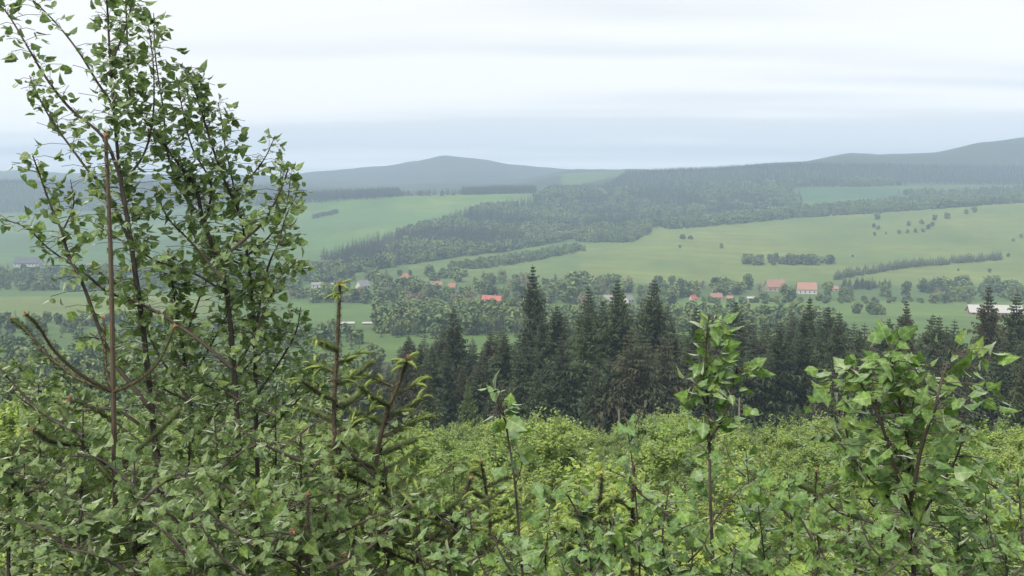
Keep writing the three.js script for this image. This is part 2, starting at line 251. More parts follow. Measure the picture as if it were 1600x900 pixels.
for (let i = 0; i < 34; i++) { const px = rr(1160, 1300); broadTree(gp(px, rr(409, 415)), rr(7, 11.5), 'copse_tree', 'round broadleaf tree of the dark copse standing alone in the right meadow', 'copse in the right meadow'); }
for (let i = 0; i < 62; i++) { const t = i / 61, px = 1305 + 258 * t, py = t < 0.4 ? 438 - 47 * t : 419 - 22 * (t - 0.4); conTree(gp(px, py + rr(-1, 1.5)), rr(7, 11), 'row_conifer', 'small dark conifer in the long meadow row, ' + ordinal(i + 1) + ' from its left end', 'row of conifers in the right meadow'); }
for (let i = 0; i < 26; i++) { const a = i < 17; conTree(gp(a ? rr(1318, 1358) : rr(1362, 1392), rr(449, 454)), rr(7, 10), 'block_conifer', 'dark conifer in the small planted blocks below the conifer row', 'conifer blocks by the village'); }
for (let i = 0; i < 30; i++) { const px = rr(1438, 1515); (i % 3 ? conTree : broadTree)(gp(px, 459 - (px - 1438) * 0.12 + rr(-3, 3)), rr(8, 12), i % 3 ? 'grove_conifer' : 'grove_tree', i % 3 ? 'dark conifer in the grove left of the long barn' : 'broadleaf tree in the grove left of the long barn', i % 3 ? 'conifers of the grove by the barn' : 'broadleaf trees of the grove by the barn'); }
for (const [px, py, s] of [[1067, 374, 7], [1079, 374, 6], [1127, 388, 6.5], [1062, 388, 4], [1371, 343, 9], [1365, 356, 6], [1372, 359, 6], [1366, 369, 5], [1384, 366, 3.5], [1420, 353, 7], [1440, 351, 7], [1461, 345, 8], [1480, 343, 9], [1405, 366, 5], [1418, 365, 5.5], [1430, 364, 6], [1442, 363, 6], [1450, 359, 7], [1457, 354, 6], [1510, 334, 7], [1522, 332, 8], [1332, 402, 3], [1575, 402, 4], [1583, 378, 4], [1595, 372, 5], [1546, 426, 4], [1497, 424, 3]])
  broadTree(gp(px, py), s, 'meadow_tree', 'small tree standing scattered in the open right meadow', 'scattered trees in the right meadow');
for (let i = 0; i < 9; i++) broadTree(gp(491 + i * 4.3, 341 - i * 0.9 + rr(-1, 1)), rr(7, 9), 'meadow_clump_tree', 'tree of the small oblong clump in the left meadow', 'clump in the left meadow');
const houseSpots = [[770, 474], [634, 438], [497, 450], [513, 450], [566, 452], [680, 452], [709, 453], [1260, 458], [1300, 455], [1210, 456], [1083, 471], [1120, 469], [1141, 470], [1173, 468], [1550, 491], [945, 472], [978, 474], [560, 506]];
const clear = (px, py) => houseSpots.every(([hx, hy]) => Math.abs(px - hx) > (hx === 1550 ? 48 : hx === 560 ? 60 : 21) || py < hy - 3 || py > hy + 12);
{
  const poly = [[430, 470], [470, 440], [560, 432], [700, 428], [860, 446], [1000, 446], [1200, 452], [1340, 458], [1440, 466], [1600, 448], [1680, 448], [1680, 474], [1500, 473], [1300, 474], [1080, 477], [1000, 486], [840, 486], [590, 482]];
  let n = 0; while (n < 330) { const px = rr(430, 1680), py = rr(428, 486); if (!inPoly(poly, px, py) || !clear(px, py)) continue; n++; const p = gp(px, py), q = R();
    if (q < 0.62) broadTree(p, rr(5, 12), 'village_tree', 'hazy green broadleaf tree among the valley houses', 'broadleaf trees around the village');
    else if (q < 0.76) treeThing(pick(vBare), p, rr(7, 12), 1, [greyBark, bareCrown], 'bare_tree', 'brownish thinly leaved tree among the valley houses', 'tree', 'brownish trees around the village');
    else if (q < 0.9) treeThing(pick(vTall), p, rr(9, 14), 1, [barkMat, pick(crownMats)], 'slender_tree', 'tall slender green tree among the valley houses', 'tree', 'slender trees around the village');
    else conTree(p, rr(7, 12), 'village_conifer', 'dark conifer among the valley houses', 'conifers around the village'); }
  for (const [px, py, s] of [[895, 462, 17], [905, 462, 19], [915, 463, 16], [880, 462, 13], [958, 452, 11], [948, 454, 10], [1225, 462, 9], [1340, 490, 7], [1362, 492, 8], [1375, 492, 7], [1220, 492, 7], [1240, 490, 8], [1460, 474, 8], [1475, 474, 7]]) broadTree(gp(px, py), s, 'large_village_tree', 'large rounded tree rising above the valley hedges', 'large trees in the valley', 1.25);
  for (let i = 0; i < 46; i++) broadTree(gp(rr(1090, 1520), rr(471, 474.5)), rr(2.5, 4.5), 'hedge_bush', 'low bush in the hedge above the narrow light field', 'hedge above the narrow field', 1.5);
}

// ---------------------------------------------------------------- houses in the valley
const wallW = std(0.43, 0.42, 0.39), wallC = std(0.30, 0.25, 0.20), wallB = std(0.42, 0.24, 0.19), wallWood = std(0.13, 0.09, 0.07), winMat = std(0.05, 0.06, 0.08, 0.25), chim = std(0.35, 0.18, 0.13);
const roofs = { red: std(0.34, 0.10, 0.085, 0.8), orange: std(0.25, 0.125, 0.075, 0.85), salmon: std(0.29, 0.16, 0.12, 0.85), grey: std(0.20, 0.20, 0.21, 0.8), brown: std(0.24, 0.14, 0.11, 0.85), pale: std(0.36, 0.35, 0.345, 0.7), dark: std(0.07, 0.075, 0.085, 0.8) };
function house(px, py, wide, roof, wall, label, { deep = 0.62, wallH = 0.3, roofH = 0.3, turn = 0.2, hip = 0, d = 0, cat = 'house' } = {}) {
  const dist = d || hit(px, py), p0 = at(px, py, dist), L = wide * dist / F, D = L * deep, h = L * wallH, r = L * roofH, o = thing(cat === 'house' ? 'house' : cat, label, cat, onGround(p0.x, dist, -0.3), 'buildings in the valley');
  o.rotation.y = turn; const w = new Geo(); w.box(-L / 2, L / 2, -1.5, h, -D / 2, D / 2);
  if (!hip) for (const s of [-1, 1]) w.tri(V(s * L / 2, h, -D / 2), V(s * L / 2, h, D / 2), V(s * L / 2, h + r * 0.96, 0)); part('wall', w.build(), wall, o);
  const g = new Geo(), e = L * 0.035, t = 0.22, x0 = L / 2 + e, xr = x0 - hip * L / 2, zz = D / 2 + e, lo = h - e * r / (D / 2);
  for (const dy of [0, t]) { for (const s of [-1, 1]) g.quad(V(-x0, lo + dy, s * zz), V(x0, lo + dy, s * zz), V(xr, h + r + dy, 0), V(-xr, h + r + dy, 0)); if (hip) for (const s of [-1, 1]) g.tri(V(s * x0, lo + dy, -zz), V(s * x0, lo + dy, zz), V(s * xr, h + r + dy, 0)); }
  for (const s of [-1, 1]) { g.quad(V(-x0, lo, s * zz), V(x0, lo, s * zz), V(x0, lo + t, s * zz), V(-x0, lo + t, s * zz)); if (!hip) for (const q of [-1, 1]) g.quad(V(q * x0, lo, s * zz), V(q * x0, lo + t, s * zz), V(q * x0, h + r + t, 0), V(q * x0, h + r, 0)); }
  const rf = part('roof', g.build(), roof, o);
  if (cat === 'house') { const c = new Geo(); c.box(L * 0.15, L * 0.15 + 0.8, h + r * 0.5, h + r + 0.9, -0.4, 0.4); part('chimney', c.build(), chim, rf); }
  const nw = Math.max(2, Math.round(L / 3.4)), ww = Math.min(1.1, L / nw * 0.38), wh = Math.min(1.3, h * 0.5);
  for (let i = 0; i < nw; i++) { const x = -L / 2 + L * (i + 0.5) / nw, b = new Geo(); b.box(x - ww / 2, x + ww / 2, h * 0.3, h * 0.3 + wh, D / 2 - 0.1, D / 2 + 0.05); part('window', b.build(), winMat, o); }
  for (const s of [-1, 1]) { const b = new Geo(); b.box(s * L / 2 - 0.05, s * L / 2 + 0.05, h * 0.35, h * 0.35 + wh, -ww / 2, ww / 2); part('window', b.build(), winMat, o); }
  return o;
}
house(769, 476, 31, roofs.red, wallW, 'house with bright red roof and white gable in front of dark trees', { turn: -0.35, wallH: 0.18, roofH: 0.3 });
house(634, 439, 17, roofs.orange, wallC, 'orange house with steep pyramid roof on the slope above the village', { hip: 0.8, roofH: 0.42, wallH: 0.32 });
house(496, 450, 18, roofs.grey, wallW, 'white house with grey roof, left one of the pair left of the spruce top', { roofH: 0.16, wallH: 0.34 });
house(515, 450, 13, roofs.grey, std(0.75, 0.66, 0.58), 'cream white house, right one of the pair beside the spruce top', { roofH: 0.12, wallH: 0.5 });
house(567, 452, 20, roofs.grey, wallW, 'white gabled house with grey roof facing the viewer', { turn: 0.9, roofH: 0.4, wallH: 0.3 });
house(681, 451, 19, roofs.brown, wallC, 'brown-red roofed house half hidden by bare trees', { turn: 0.25 });
house(707, 452, 14, roofs.orange, wallW, 'small orange roofed house with white gable beside bare trees', { turn: -0.5, roofH: 0.4 });
house(1260, 459, 28, roofs.salmon, wallW, 'large white farmhouse with salmon tiled roof near the conifer blocks', { turn: -0.12, wallH: 0.3, roofH: 0.34 });
house(1301, 455, 15, roofs.salmon, wallC, 'low salmon roofed outbuilding right of the white farmhouse', { turn: 0.15, roofH: 0.25 });
house(1211, 455, 28, roofs.brown, wallC, 'house with wide brownish roof behind a tree left of the farmhouse', { turn: 0.1, roofH: 0.36 });
house(1083, 471, 11, roofs.red, wallW, 'small house with red roof and white wall behind the spruce tops', { turn: 0.5, roofH: 0.5, wallH: 0.4 });
house(1118, 469, 19, roofs.brown, wallC, 'dull pink roofed house in the middle of the village', { turn: 0.2 });
house(1141, 470, 11, roofs.salmon, wallC, 'small pink roofed cottage right of the dull pink house', { turn: -0.7, roofH: 0.45 });
house(1173, 469, 13, roofs.pale, wallC, 'small pale roofed shed between village and farmhouse', { turn: 0.1, roofH: 0.15 });
house(1553, 492, 76, roofs.pale, wallB, 'long barn with pale metal roof and brick red walls', { turn: -0.12, deep: 0.24, wallH: 0.1, roofH: 0.11, cat: 'barn' });
house(947, 472, 20, roofs.grey, wallW, 'white house with grey roof behind the tall spruces', { turn: -0.3, roofH: 0.28 });
house(982, 473, 17, roofs.grey, wallW, 'white gabled house right of the grey roofed house behind spruces', { turn: 0.9, roofH: 0.4 });
house(822, 472, 14, roofs.pale, wallC, 'pale roofed shed just right of the red roofed house', { turn: 0.4, roofH: 0.2 });
house(541, 507, 26, roofs.pale, wallWood, 'long low shed with white roof edge, left of two in the field', { turn: 0.05, deep: 0.4, wallH: 0.12, roofH: 0.06, cat: 'shed' });
house(578, 507, 22, roofs.pale, wallWood, 'long low shed with white roof edge, right of two in the field', { turn: 0.05, deep: 0.4, wallH: 0.14, roofH: 0.06, cat: 'shed' });
house(45, 416, 36, roofs.dark, wallW, 'dark roofed farmstead seen through the birch at far left', { turn: 0.1, roofH: 0.2, wallH: 0.18 });
house(147, 421, 19, roofs.red, wallW, 'red roofed house seen through the birch at left', { turn: -0.1, roofH: 0.3, wallH: 0.2 });
house(464, 416, 15, roofs.orange, wallC, 'orange roofed house at the right edge of the birch', { turn: 0.4, roofH: 0.35 });
house(513, 413, 7, roofs.pale, wallW, 'tiny white hut on the slope at the foot of the wood', { roofH: 0.2 });

// ---------------------------------------------------------------- spruce forest edge
const spruceKinds = [1, 2, 3, 4, 5].map((s) => coniferGeo(s * 13 + 7, 38, [0.24, 0.2, 0.27, 0.185, 0.235][s - 1], 9, 7, [0.5, 0.35, 0.6, 0.3, 0.45][s - 1], [0.06, 0.1, 0.04, 0.16, 0.07][s - 1]));
const innerKinds = [1, 2, 3].map((s) => coniferGeo(s * 19 + 5, 28, 0.25, 8, 5, 0.5, 0.02)), spruceMats = [std(0.033, 0.058, 0.024), std(0.038, 0.060, 0.026), std(0.029, 0.052, 0.023), std(0.050, 0.060, 0.029), std(0.042, 0.072, 0.027)], spruceBark = std(0.056, 0.056, 0.043, 0.95);
function spruce(px, top, d, label, group, kind) {
  const x = at(px, top, d).x, y = at(px, top, d).y, b = onGround(x, d), h = Math.max(5, y - b.y);
  treeThing(kind ?? pick(spruceKinds), b, h, rr(0.85, 1.15) * (h < 17 ? 1.35 : 1.05), [spruceBark, pick(spruceMats)], 'spruce_tree', label, 'spruce', group).rotation.z = rr(-0.03, 0.03);
}
const tall = [[835, 412, 148, 'tallest spruce, its bare-waisted top rising right of the red roof'], [707, 478, 146, 'spruce with thin pointed top below the red roofed house'], [870, 474, 152, 'spruce just right of the tallest one, with a lower pointed top'], [921, 446, 150, 'tall spruce in front of the grey roofed house'], [972, 433, 146, 'broad-topped spruce in front of the white gabled house'], [1021, 432, 150, 'broad spruce right of the white gabled house, level with its neighbour'], [1155, 468, 150, 'slim spruce standing under the small pink roofed cottage'], [1267, 462, 146, 'spruce right below the white farmhouse'], [1294, 476, 150, 'bushy spruce just right of the one below the farmhouse'], [1412, 466, 144, 'wide pyramid-topped spruce below the conifer grove'], [1551, 444, 138, 'spruce whose top stands in front of the long barn'], [1592, 455, 150, 'spruce at the right edge just right of the barn']];
for (const [px, top, d, label] of tall) spruce(px, top, d, label, 'tall spruces of the forest edge');
const ENV = [[535, 566], [580, 540], [620, 530], [650, 528], [700, 500], [750, 520], [800, 500], [850, 490], [900, 480], [960, 470], [1030, 465], [1080, 482], [1120, 478], [1200, 490], [1260, 482], [1320, 490], [1360, 495], [1420, 495], [1480, 497], [1530, 490], [1600, 488], [1750, 480]];
const env = (px) => { let i = 0; while (i < ENV.length - 2 && ENV[i + 1][0] < px) i++; return ENV[i][1] + (ENV[i + 1][1] - ENV[i][1]) * (px - ENV[i][0]) / (ENV[i + 1][0] - ENV[i][0]); };
for (let i = 0; i < 84; i++) { const px = 548 + i * 13.4 + rr(-9, 9); spruce(px, env(px) + rr(-10, 75), rr(126, 160), 'dark spruce in the front ranks of the dense forest edge', 'front ranks of the spruce forest'); }
for (let i = 0; i < 56; i++) { const px = 545 + i * 20 + rr(-9, 9); spruce(px, env(px) + rr(25, 95), rr(122, 136), 'lower dark spruce filling the front foot of the dense forest', 'lower front spruces of the forest', pick(innerKinds)); }
for (let i = 0; i < 150; i++) { const px = 552 + i * 7.6 + rr(-8, 8); spruce(px, env(px) + rr(0, 60), rr(140, 215), 'dark spruce standing deeper inside the dense forest', 'inner spruces of the forest', pick(innerKinds)); }
const larchKinds = [1, 2].map((s) => coniferGeo(s * 17 + 300, 40, 0.26, 8, 5, -0.1, 0.03)), larchMat = [std(0.075, 0.12, 0.04), std(0.05, 0.075, 0.03)];
for (const [px, top, d, m, w, label] of [[731, 590, 92, 0, 0.8, 'fresh green cone-shaped young conifer in front of the dark spruces'], [668, 588, 96, 1, 1.0, 'dull green bushy young conifer left of the fresh green one'], [1247, 628, 84, 0, 0.95, 'light green young larch before the dark forest, left of the leafy sapling'], [830, 640, 88, 1, 0.8, 'short dull young conifer right of the fresh green one'], [1600, 560, 95, 1, 0.9, 'greenish young conifer at the right edge'], [20, 580, 100, 1, 1.1, 'dark young conifer behind the birch at far left']]) {
  const q = at(px, top, d), b = onGround(q.x, d); treeThing(pick(larchKinds), b, q.y - b.y, w, [barkMat, larchMat[m]], 'young_conifer', label, 'conifer');
}
for (const [px, top, d] of [[967, 640, 112], [1155, 622, 108], [1022, 645, 116], [655, 650, 118]]) { const q = at(px, top, d), b = onGround(q.x, d), g = new Geo(); g.tube([V(0, -0.3, 0), V(0.05, (q.y - b.y) * 0.5, 0), V(0.02, q.y - b.y, 0.05)], (f) => 0.13 - 0.04 * f, 8); const m = part('dead_trunk', g.build(), greyBark); m.name = numbered('dead_trunk'); m.position.copy(b); tag(m, 'bare grey trunk standing at the foot of the spruce forest', 'trunk', 'bare trunks at the forest edge'); }

// ---------------------------------------------------------------- thicket of young broadleaf saplings
function saplingGeo(seed, n, spread) {
  const q = rng(seed), k = (a, b) => a + (b - a) * q(), t = new Geo(), g = new Geo(), arms = [];
  t.tube([V(0, -0.1, 0), V(k(-.03, .03), 0.5, k(-.03, .03)), V(k(-.05, .05), 0.96, 0)], (f) => 0.010 * (1 - 0.85 * f), 4); arms.push([V(0, 0.3, 0), V(0, 1, 0)]);
  for (let i = 0; i < 17; i++) { const a = i * 2.4 + k(-.5, .5), y = k(0.05, 0.75), l = spread * k(0.5, 1.1) * (1.15 - y * 0.75), e = V(l * Math.cos(a), y + l * k(0.35, 1.0), l * Math.sin(a)); t.tube([V(0, y, 0), V(e.x * 0.55, y + (e.y - y) * 0.4, e.z * 0.55), e], (f) => 0.004 * (1 - 0.8 * f), 3); arms.push([V(0, y, 0), e]); }
  for (let i = 0; i < n; i++) {
    const [a, b] = pick2(arms, q), s = Math.pow(q(), 0.6), z = k(-1, 1), w = k(0, 6.28), c = Math.sqrt(1 - z * z), p = a.clone().lerp(b, s).add(V(c * Math.cos(w), z, c * Math.sin(w)).multiplyScalar(0.07 * Math.pow(q(), 0.5)));
    const tone = k(0.65, 1.3); g.col = [tone * k(0.9, 1.15), tone, tone * k(0.6, 1.1)];
    const L = k(0.013, 0.027), u = V(k(-1, 1), k(-.9, .3), k(-1, 1)).normalize().multiplyScalar(L), v = V(k(-.5, .5), 1, k(-.5, .5)).cross(u).normalize().multiplyScalar(L * 0.62);
    g.quad(p.clone().sub(u), p.clone().addScaledVector(u, -0.2).sub(v), p.clone().add(u), p.clone().addScaledVector(u, -0.2).add(v));
  }
  return [t.build(), g.build()];
}
const pick2 = (a, q) => a[Math.floor(q() * a.length)];
const thick = [1, 2, 3, 4].map((s) => saplingGeo(s * 31, 1900, [0.34, 0.4, 0.3, 0.45][s - 1]));
const thickMats = [leafMat(0.21, 0.33, 0.05, 0.48), leafMat(0.17, 0.28, 0.045, 0.48), leafMat(0.25, 0.36, 0.06, 0.48), leafMat(0.10, 0.18, 0.04, 0.45)], twigMat = std(0.10, 0.075, 0.05);
{
  const TOP = [[-200, 640], [0, 625], [60, 630], [130, 650], [620, 690], [680, 668], [800, 668], [870, 662], [920, 690], [980, 680], [1040, 645], [1085, 650], [1120, 672], [1200, 676], [1290, 668], [1400, 684], [1530, 682], [1570, 675], [1700, 670]];
  const topY = (px) => { let i = 0; while (i < TOP.length - 2 && TOP[i + 1][0] < px) i++; const t = Math.min(1, Math.max(0, (px - TOP[i][0]) / (TOP[i + 1][0] - TOP[i][0]))); return TOP[i][1] + (TOP[i + 1][1] - TOP[i][1]) * t; };
  const list = [];
  for (let d = 4.5; d < 140; d += d < 12 ? 0.8 : d < 40 ? 1.25 : 1.9) for (let x = -0.66 * d; x < 0.66 * d; x += d < 12 ? 0.8 : d < 40 ? 1.25 : 1.9) {
    const dd = d + rr(-.5, .5), xx = x + rr(-.6, .6), b = onGround(xx, dd, -0.05), px = 800 + F * xx / dd; let ty = topY(px) + 60 * Math.pow(R(), 1.6) + 18 + 190 * fbm(xx * 0.11, dd * 0.11, 9, 2); if (dd < 14) ty = Math.max(ty, 760 + rr(0, 120)); if (dd > 55) ty = topY(px) + rr(-6, 36) + 90 * fbm(xx * 0.08, dd * 0.08, 9, 2) - (R() < 0.08 ? rr(8, 26) : 0); else if (R() < 0.16) ty -= rr(20, 60); ty = Math.max(ty, topY(px) - 24);
    let h = at(px, ty, dd).y - b.y; h = Math.min(h, rr(3.0, 4.6)); if (h < 0.5) h = rr(0.5, 0.8); list.push([dd, b, h, Math.floor(R() * 4), Math.min(3, Math.floor(2.2 * (0.8 + 1.4 * fbm(xx * 0.09, dd * 0.09, 14, 2) + rr(-.25, .45)))), Math.abs(px - 800) < 830 + 200 * h / dd]);
  }
  const seen = list.filter((e) => e[5]).sort((a, b) => b[2] / b[0] - a[2] / a[0]), near = new Set(seen.slice(0, 220));
  for (const [d, b, h, k, m] of near) { const o = thing('thicket_sapling', 'bright yellow-green broadleaf sapling in the near part of the dense thicket', 'sapling', b, 'near saplings of the thicket'); o.scale.set(h, h, h); o.rotation.y = rr(0, 6.28); part('stem', thick[k][0], twigMat, o); const l = part('foliage', thick[k][1], thickMats[Math.max(0, m)], o); l.userData.kind = 'stuff'; }
  for (let k = 0; k < 4; k++) for (let m = 0; m < 4; m++) { const l = list.filter((e) => !near.has(e) && e[3] === k && Math.max(0, e[4]) === m); if (!l.length) continue; for (const [w, mat] of [[0, twigMat], [1, thickMats[m]]]) { const q = shade(new THREE.InstancedMesh(thick[k][w], mat, l.length)); q.name = numbered(w ? 'thicket_foliage' : 'thicket_stems'); tag(q, w ? 'mass of yellow-green sapling foliage filling the slope before the forest' : 'thin brown stems inside the sapling thicket', 'thicket', w ? 'thicket foliage' : 'thicket stems', 'stuff'); const a = rng(k * 9 + m); l.forEach((e, i) => q.setMatrixAt(i, M4(e[1], e[2], 1, a() * 6.28))); scene.add(q); } }
}

// ---------------------------------------------------------------- foreground birches
function leafGeo(seed, wide) { // toothed birch leaf on its stalk, 1 long
  const q = rng(seed), k = (a, b) => a + (b - a) * q(), g = new Geo(), n = 9, fold = k(0.1, 0.55), curl = k(-0.3, 0.5), twist = k(-.6, .6);
  const half = (t) => wide * 2.3 * Math.pow(t, 0.45) * Math.pow(1 - t, 1.2);
  const P = (s, t, j) => { const x = s * half(t) * (j % 2 ? 1.1 : 0.88); return V(x * Math.cos(twist * t), 0.38 + t - Math.abs(s) * (j % 2 ? 0.05 : 0), Math.abs(x) * fold - curl * t * t + x * Math.sin(twist * t)); };
  g.col = [1.15, 1.0, 0.7]; g.quad(V(-0.012, 0, 0), V(0.012, 0, 0), V(0.01, 0.4, 0), V(-0.01, 0.4, 0));
  for (let j = 0; j < n; j++) for (const s of [-1, 1]) {
    const a = P(0, j / n, j), b = P(s, j / n, j), c = P(s, (j + 1) / n, j + 1), e = P(0, (j + 1) / n, j + 1); g.col = [1, 1, 1];
    if (s > 0) { if (j) g.tri(a, b, c); g.tri(a, c, e); } else { if (j) g.tri(a, c, b); g.tri(a, e, c); }
  }
  const m = g.build(), ps = m.attributes.position, uv = m.attributes.uv; for (let i = 0; i < ps.count; i++) uv.setXY(i, 0.5 + ps.getX(i) / (wide * 2.4), ps.getY(i) - 0.36); m.deleteAttribute('normal'); const q2 = mergeVertices(m, 1e-4); q2.computeVertexNormals(); return q2;
}
const leafTex = (() => { // pale veins, mottled blade
  const w = 64, h = 128, d = new Uint8Array(w * h * 4);
  for (let y = 0; y < h; y++) for (let x = 0; x < w; x++) {
    const u = (x + 0.5) / w * 2 - 1, t = (y + 0.5) / h, a = Math.abs(u), rib = Math.max(0, 1 - a / 0.07), vein = Math.max(0, 1 - Math.abs((((t - a * 0.42) * 8) % 1 + 1) % 1 - 0.5) * 9) * 0.5, m = 0.78 + 0.22 * fbm(u * 2.5, t * 5, 3, 4) * 2, c = Math.min(1, m + 0.22 * rib + 0.13 * vein), k = (y * w + x) * 4;
    d[k] = 255 * Math.min(1, c + 0.05 * rib); d[k + 1] = 255 * c; d[k + 2] = 255 * Math.min(1, c * 0.96 + 0.04 * rib); d[k + 3] = 255;
  }
  const t = new THREE.DataTexture(d, w, h); t.magFilter = t.minFilter = THREE.LinearFilter; t.colorSpace = THREE.SRGBColorSpace; t.needsUpdate = true; return t;
})();
const leaves = [1, 2, 3, 4, 5, 6, 7].map((s) => leafGeo(s * 5, [0.42, 0.38, 0.46, 0.40, 0.44, 0.36, 0.48][s - 1]));
const birchMats = [leafMat(0.104, 0.200, 0.041, 0.50, 0.30), leafMat(0.121, 0.226, 0.043, 0.52, 0.28), leafMat(0.086, 0.174, 0.041, 0.46, 0.34), leafMat(0.147, 0.265, 0.040, 0.55, 0.20), leafMat(0.130, 0.223, 0.061, 0.46, 0.34)];
const freshMats = [leafMat(0.104, 0.223, 0.037, 0.40, 0.28), leafMat(0.130, 0.265, 0.037, 0.45, 0.20), leafMat(0.086, 0.194, 0.038, 0.36, 0.34), leafMat(0.130, 0.241, 0.037, 0.45, 0.20), leafMat(0.104, 0.205, 0.052, 0.34, 0.36), leafMat(0.086, 0.188, 0.043, 0.36, 0.32)];
for (const m of [...birchMats, ...freshMats]) { m.map = leafTex; m.color.r *= 1.85; m.color.g *= 1.66; m.color.b *= 1.85; m.clearcoat *= 1.5; m.clearcoatRoughness = 0.36; }
const birchBark = std(0.045, 0.037, 0.031, 0.8), twigBark = std(0.05, 0.04, 0.032, 0.8);
const smooth = (pts, n = 6) => { const c = new THREE.CatmullRomCurve3(pts, false, 'centripetal'); return c.getPoints(Math.max(3, (pts.length - 1) * n)); };
const qLook = new THREE.Matrix4();
function leafFrame(p, dir, nrm, size) { const y = dir.clone().normalize(), x = nrm.clone().cross(y).normalize(), z = x.clone().cross(y); qLook.makeBasis(x, y, z); return [p, new THREE.Quaternion().setFromRotationMatrix(qLook), size]; }
function leafyPlant(name, label, group, d, stems, { size = 0.0315, gap = 0.0095, mats = birchMats, twig = 0.075, wind = 0.3, most = 300, cat = 'birch', cluster = 2.6 } = {}) {
  // stems: [photo points, radius, depth offset, leaf share]; the first is the trunk, rooted in the ground
  const spots = []; let o = null;
  stems.forEach(([pp, r, dz = 0, share = 1], i) => {
    const wob = rr(0, 50), pts = pp.map(([px, py], j) => at(px, py, d + dz + 0.12 * fbm(wob + j * 0.4, i, 3, 2)));
    const base = pts[0].clone(); if (i === 0) { base.y = ground(base.x, -base.z) - 0.05; base.x += rr(-.05, .05); o = thing(name, label, cat, V(base.x, base.y + 0.05, base.z), group); if (pts[0].y > base.y + 0.15) pts.unshift(base); }
    const line = smooth(pts), g = new Geo(o.position), len = line.reduce((s, p, j) => s + (j ? p.distanceTo(line[j - 1]) : 0), 0); g.tube(line, (f) => r * (1 - 0.82 * f) + 0.0006, 6);
    const n = Math.floor(len / gap * share);
    for (let j = 0; j < n; j++) {
      const f = Math.pow((j + R()) / n, 0.85), a = line[Math.floor(f * (line.length - 1))], out = rdir(); out.y = Math.abs(out.y) * 0.6 - 0.1;
      const tw = twig * rr(0.25, 1.5) * (1.2 - 0.5 * f), e = a.clone().addScaledVector(out, tw); g.tube([a, a.clone().lerp(e, 0.5).add(V(0, 0.006, 0)), e], 0.0009, 3);
      const m = 1 + Math.floor(rr(0, cluster));
      for (let k = 0; k < m; k++) { const p = a.clone().lerp(e, rr(0.45, 1)), [px, py] = pix(p); if (py > 960 || px < -80 || px > 1680) continue; const dir = out.clone().multiplyScalar(0.6).add(rdir().multiplyScalar(0.75)).add(V(wind, -0.35, 0)), nrm = rdir().multiplyScalar(0.75).add(V(0, 0.75, 0.45)); spots.push(leafFrame(p, dir, nrm, size * rr(0.55, 1.2))); }
    }
    part(i ? 'branch' : 'trunk', g.build(), i ? twigBark : birchBark, o);
  });
  spots.sort((a, b) => b[2] / -b[0].z - a[2] / -a[0].z);
  const rest = []; spots.forEach(([p, q, s], i) => {
    const g = pick(leaves), m = pick(mats);
    if (i < most) { const l = part('leaf', g, m, o); l.position.copy(p).sub(o.position); l.quaternion.copy(q); l.scale.setScalar(s); } else rest.push(g.clone().applyMatrix4(new THREE.Matrix4().compose(p.clone().sub(o.position), q, V(s, s, s))));
  });
  if (rest.length) part('small_leaves', mergeGeometries(rest), mats[0], o).userData.kind = 'stuff';
  return o;
}
leafyPlant('birch_tree', 'young birch with tall dark stem reaching the top edge at far left', null, 2.75, [
  [[[258, 930], [250, 750], [241, 683], [233, 600], [222, 500], [209, 411], [201, 353], [193, 314], [185, 250], [178, 170], [172, 90], [165, -40]], 0.011, 0, 1.0],
  [[[200, 345], [185, 270], [160, 213], [110, 170], [73, 123], [43, 73], [12, 22], [-12, -5]], 0.005, -0.05, 0.75], [[[180, 180], [173, 160], [153, 130], [127, 87], [97, 47], [62, 10], [40, -10]], 0.004, 0.1, 0.6],
  [[[206, 385], [163, 293], [143, 273], [113, 233], [80, 187], [60, 150], [46, 118]], 0.0045, 0.15, 0.9], [[[236, 640], [175, 560], [155, 514], [129, 443], [106, 395], [97, 363], [79, 321], [63, 276], [50, 240]], 0.006, -0.1, 0.85],
  [[[172, 100], [190, 60], [205, 10], [212, -30]], 0.003, 0, 1.0], [[[190, 290], [225, 240], [238, 190], [240, 110], [232, 40]], 0.0035, 0.1, 1.0], [[[240, 680], [180, 640], [110, 640], [50, 600], [20, 560]], 0.005, 0.1, 1], [[[248, 760], [170, 720], [90, 720], [10, 690]], 0.005, -0.15, 1.1], [[[97, 363], [115, 320], [110, 280]], 0.002, 0, 0.9]]);
leafyPlant('birch_tree', 'bushy birch with stem arching up and left, right behind the tall one', null, 2.95, [
  [[[385, 930], [374, 720], [368, 620], [362, 530], [354, 459], [341, 408], [317, 343], [305, 290], [287, 267], [248, 213], [205, 155], [200, 90], [196, -20]], 0.010, 0, 1.0],
  [[[341, 408], [380, 376], [412, 347], [432, 311], [447, 275], [450, 262]], 0.0045, -0.1, 1.2], [[[362, 575], [309, 530], [258, 495], [213, 472], [168, 456], [132, 427], [77, 389], [40, 355], [0, 342]], 0.005, -0.2, 0.8],
  [[[354, 459], [303, 427], [245, 408], [206, 385], [168, 363], [138, 343]], 0.0035, 0.1, 0.9], [[[317, 343], [285, 300], [262, 240], [255, 170], [243, 90], [240, 20]], 0.004, 0.1, 1.15], [[[320, 350], [330, 290], [300, 230], [285, 170], [275, 120]], 0.0035, 0, 1.1], [[[350, 440], [300, 380], [262, 340], [240, 290]], 0.0035, -0.1, 1.3], [[[368, 620], [320, 600], [280, 560], [262, 500]], 0.004, 0.15, 1.4], [[[366, 580], [400, 520], [420, 470], [440, 430], [462, 410]], 0.004, 0, 1.1]]);
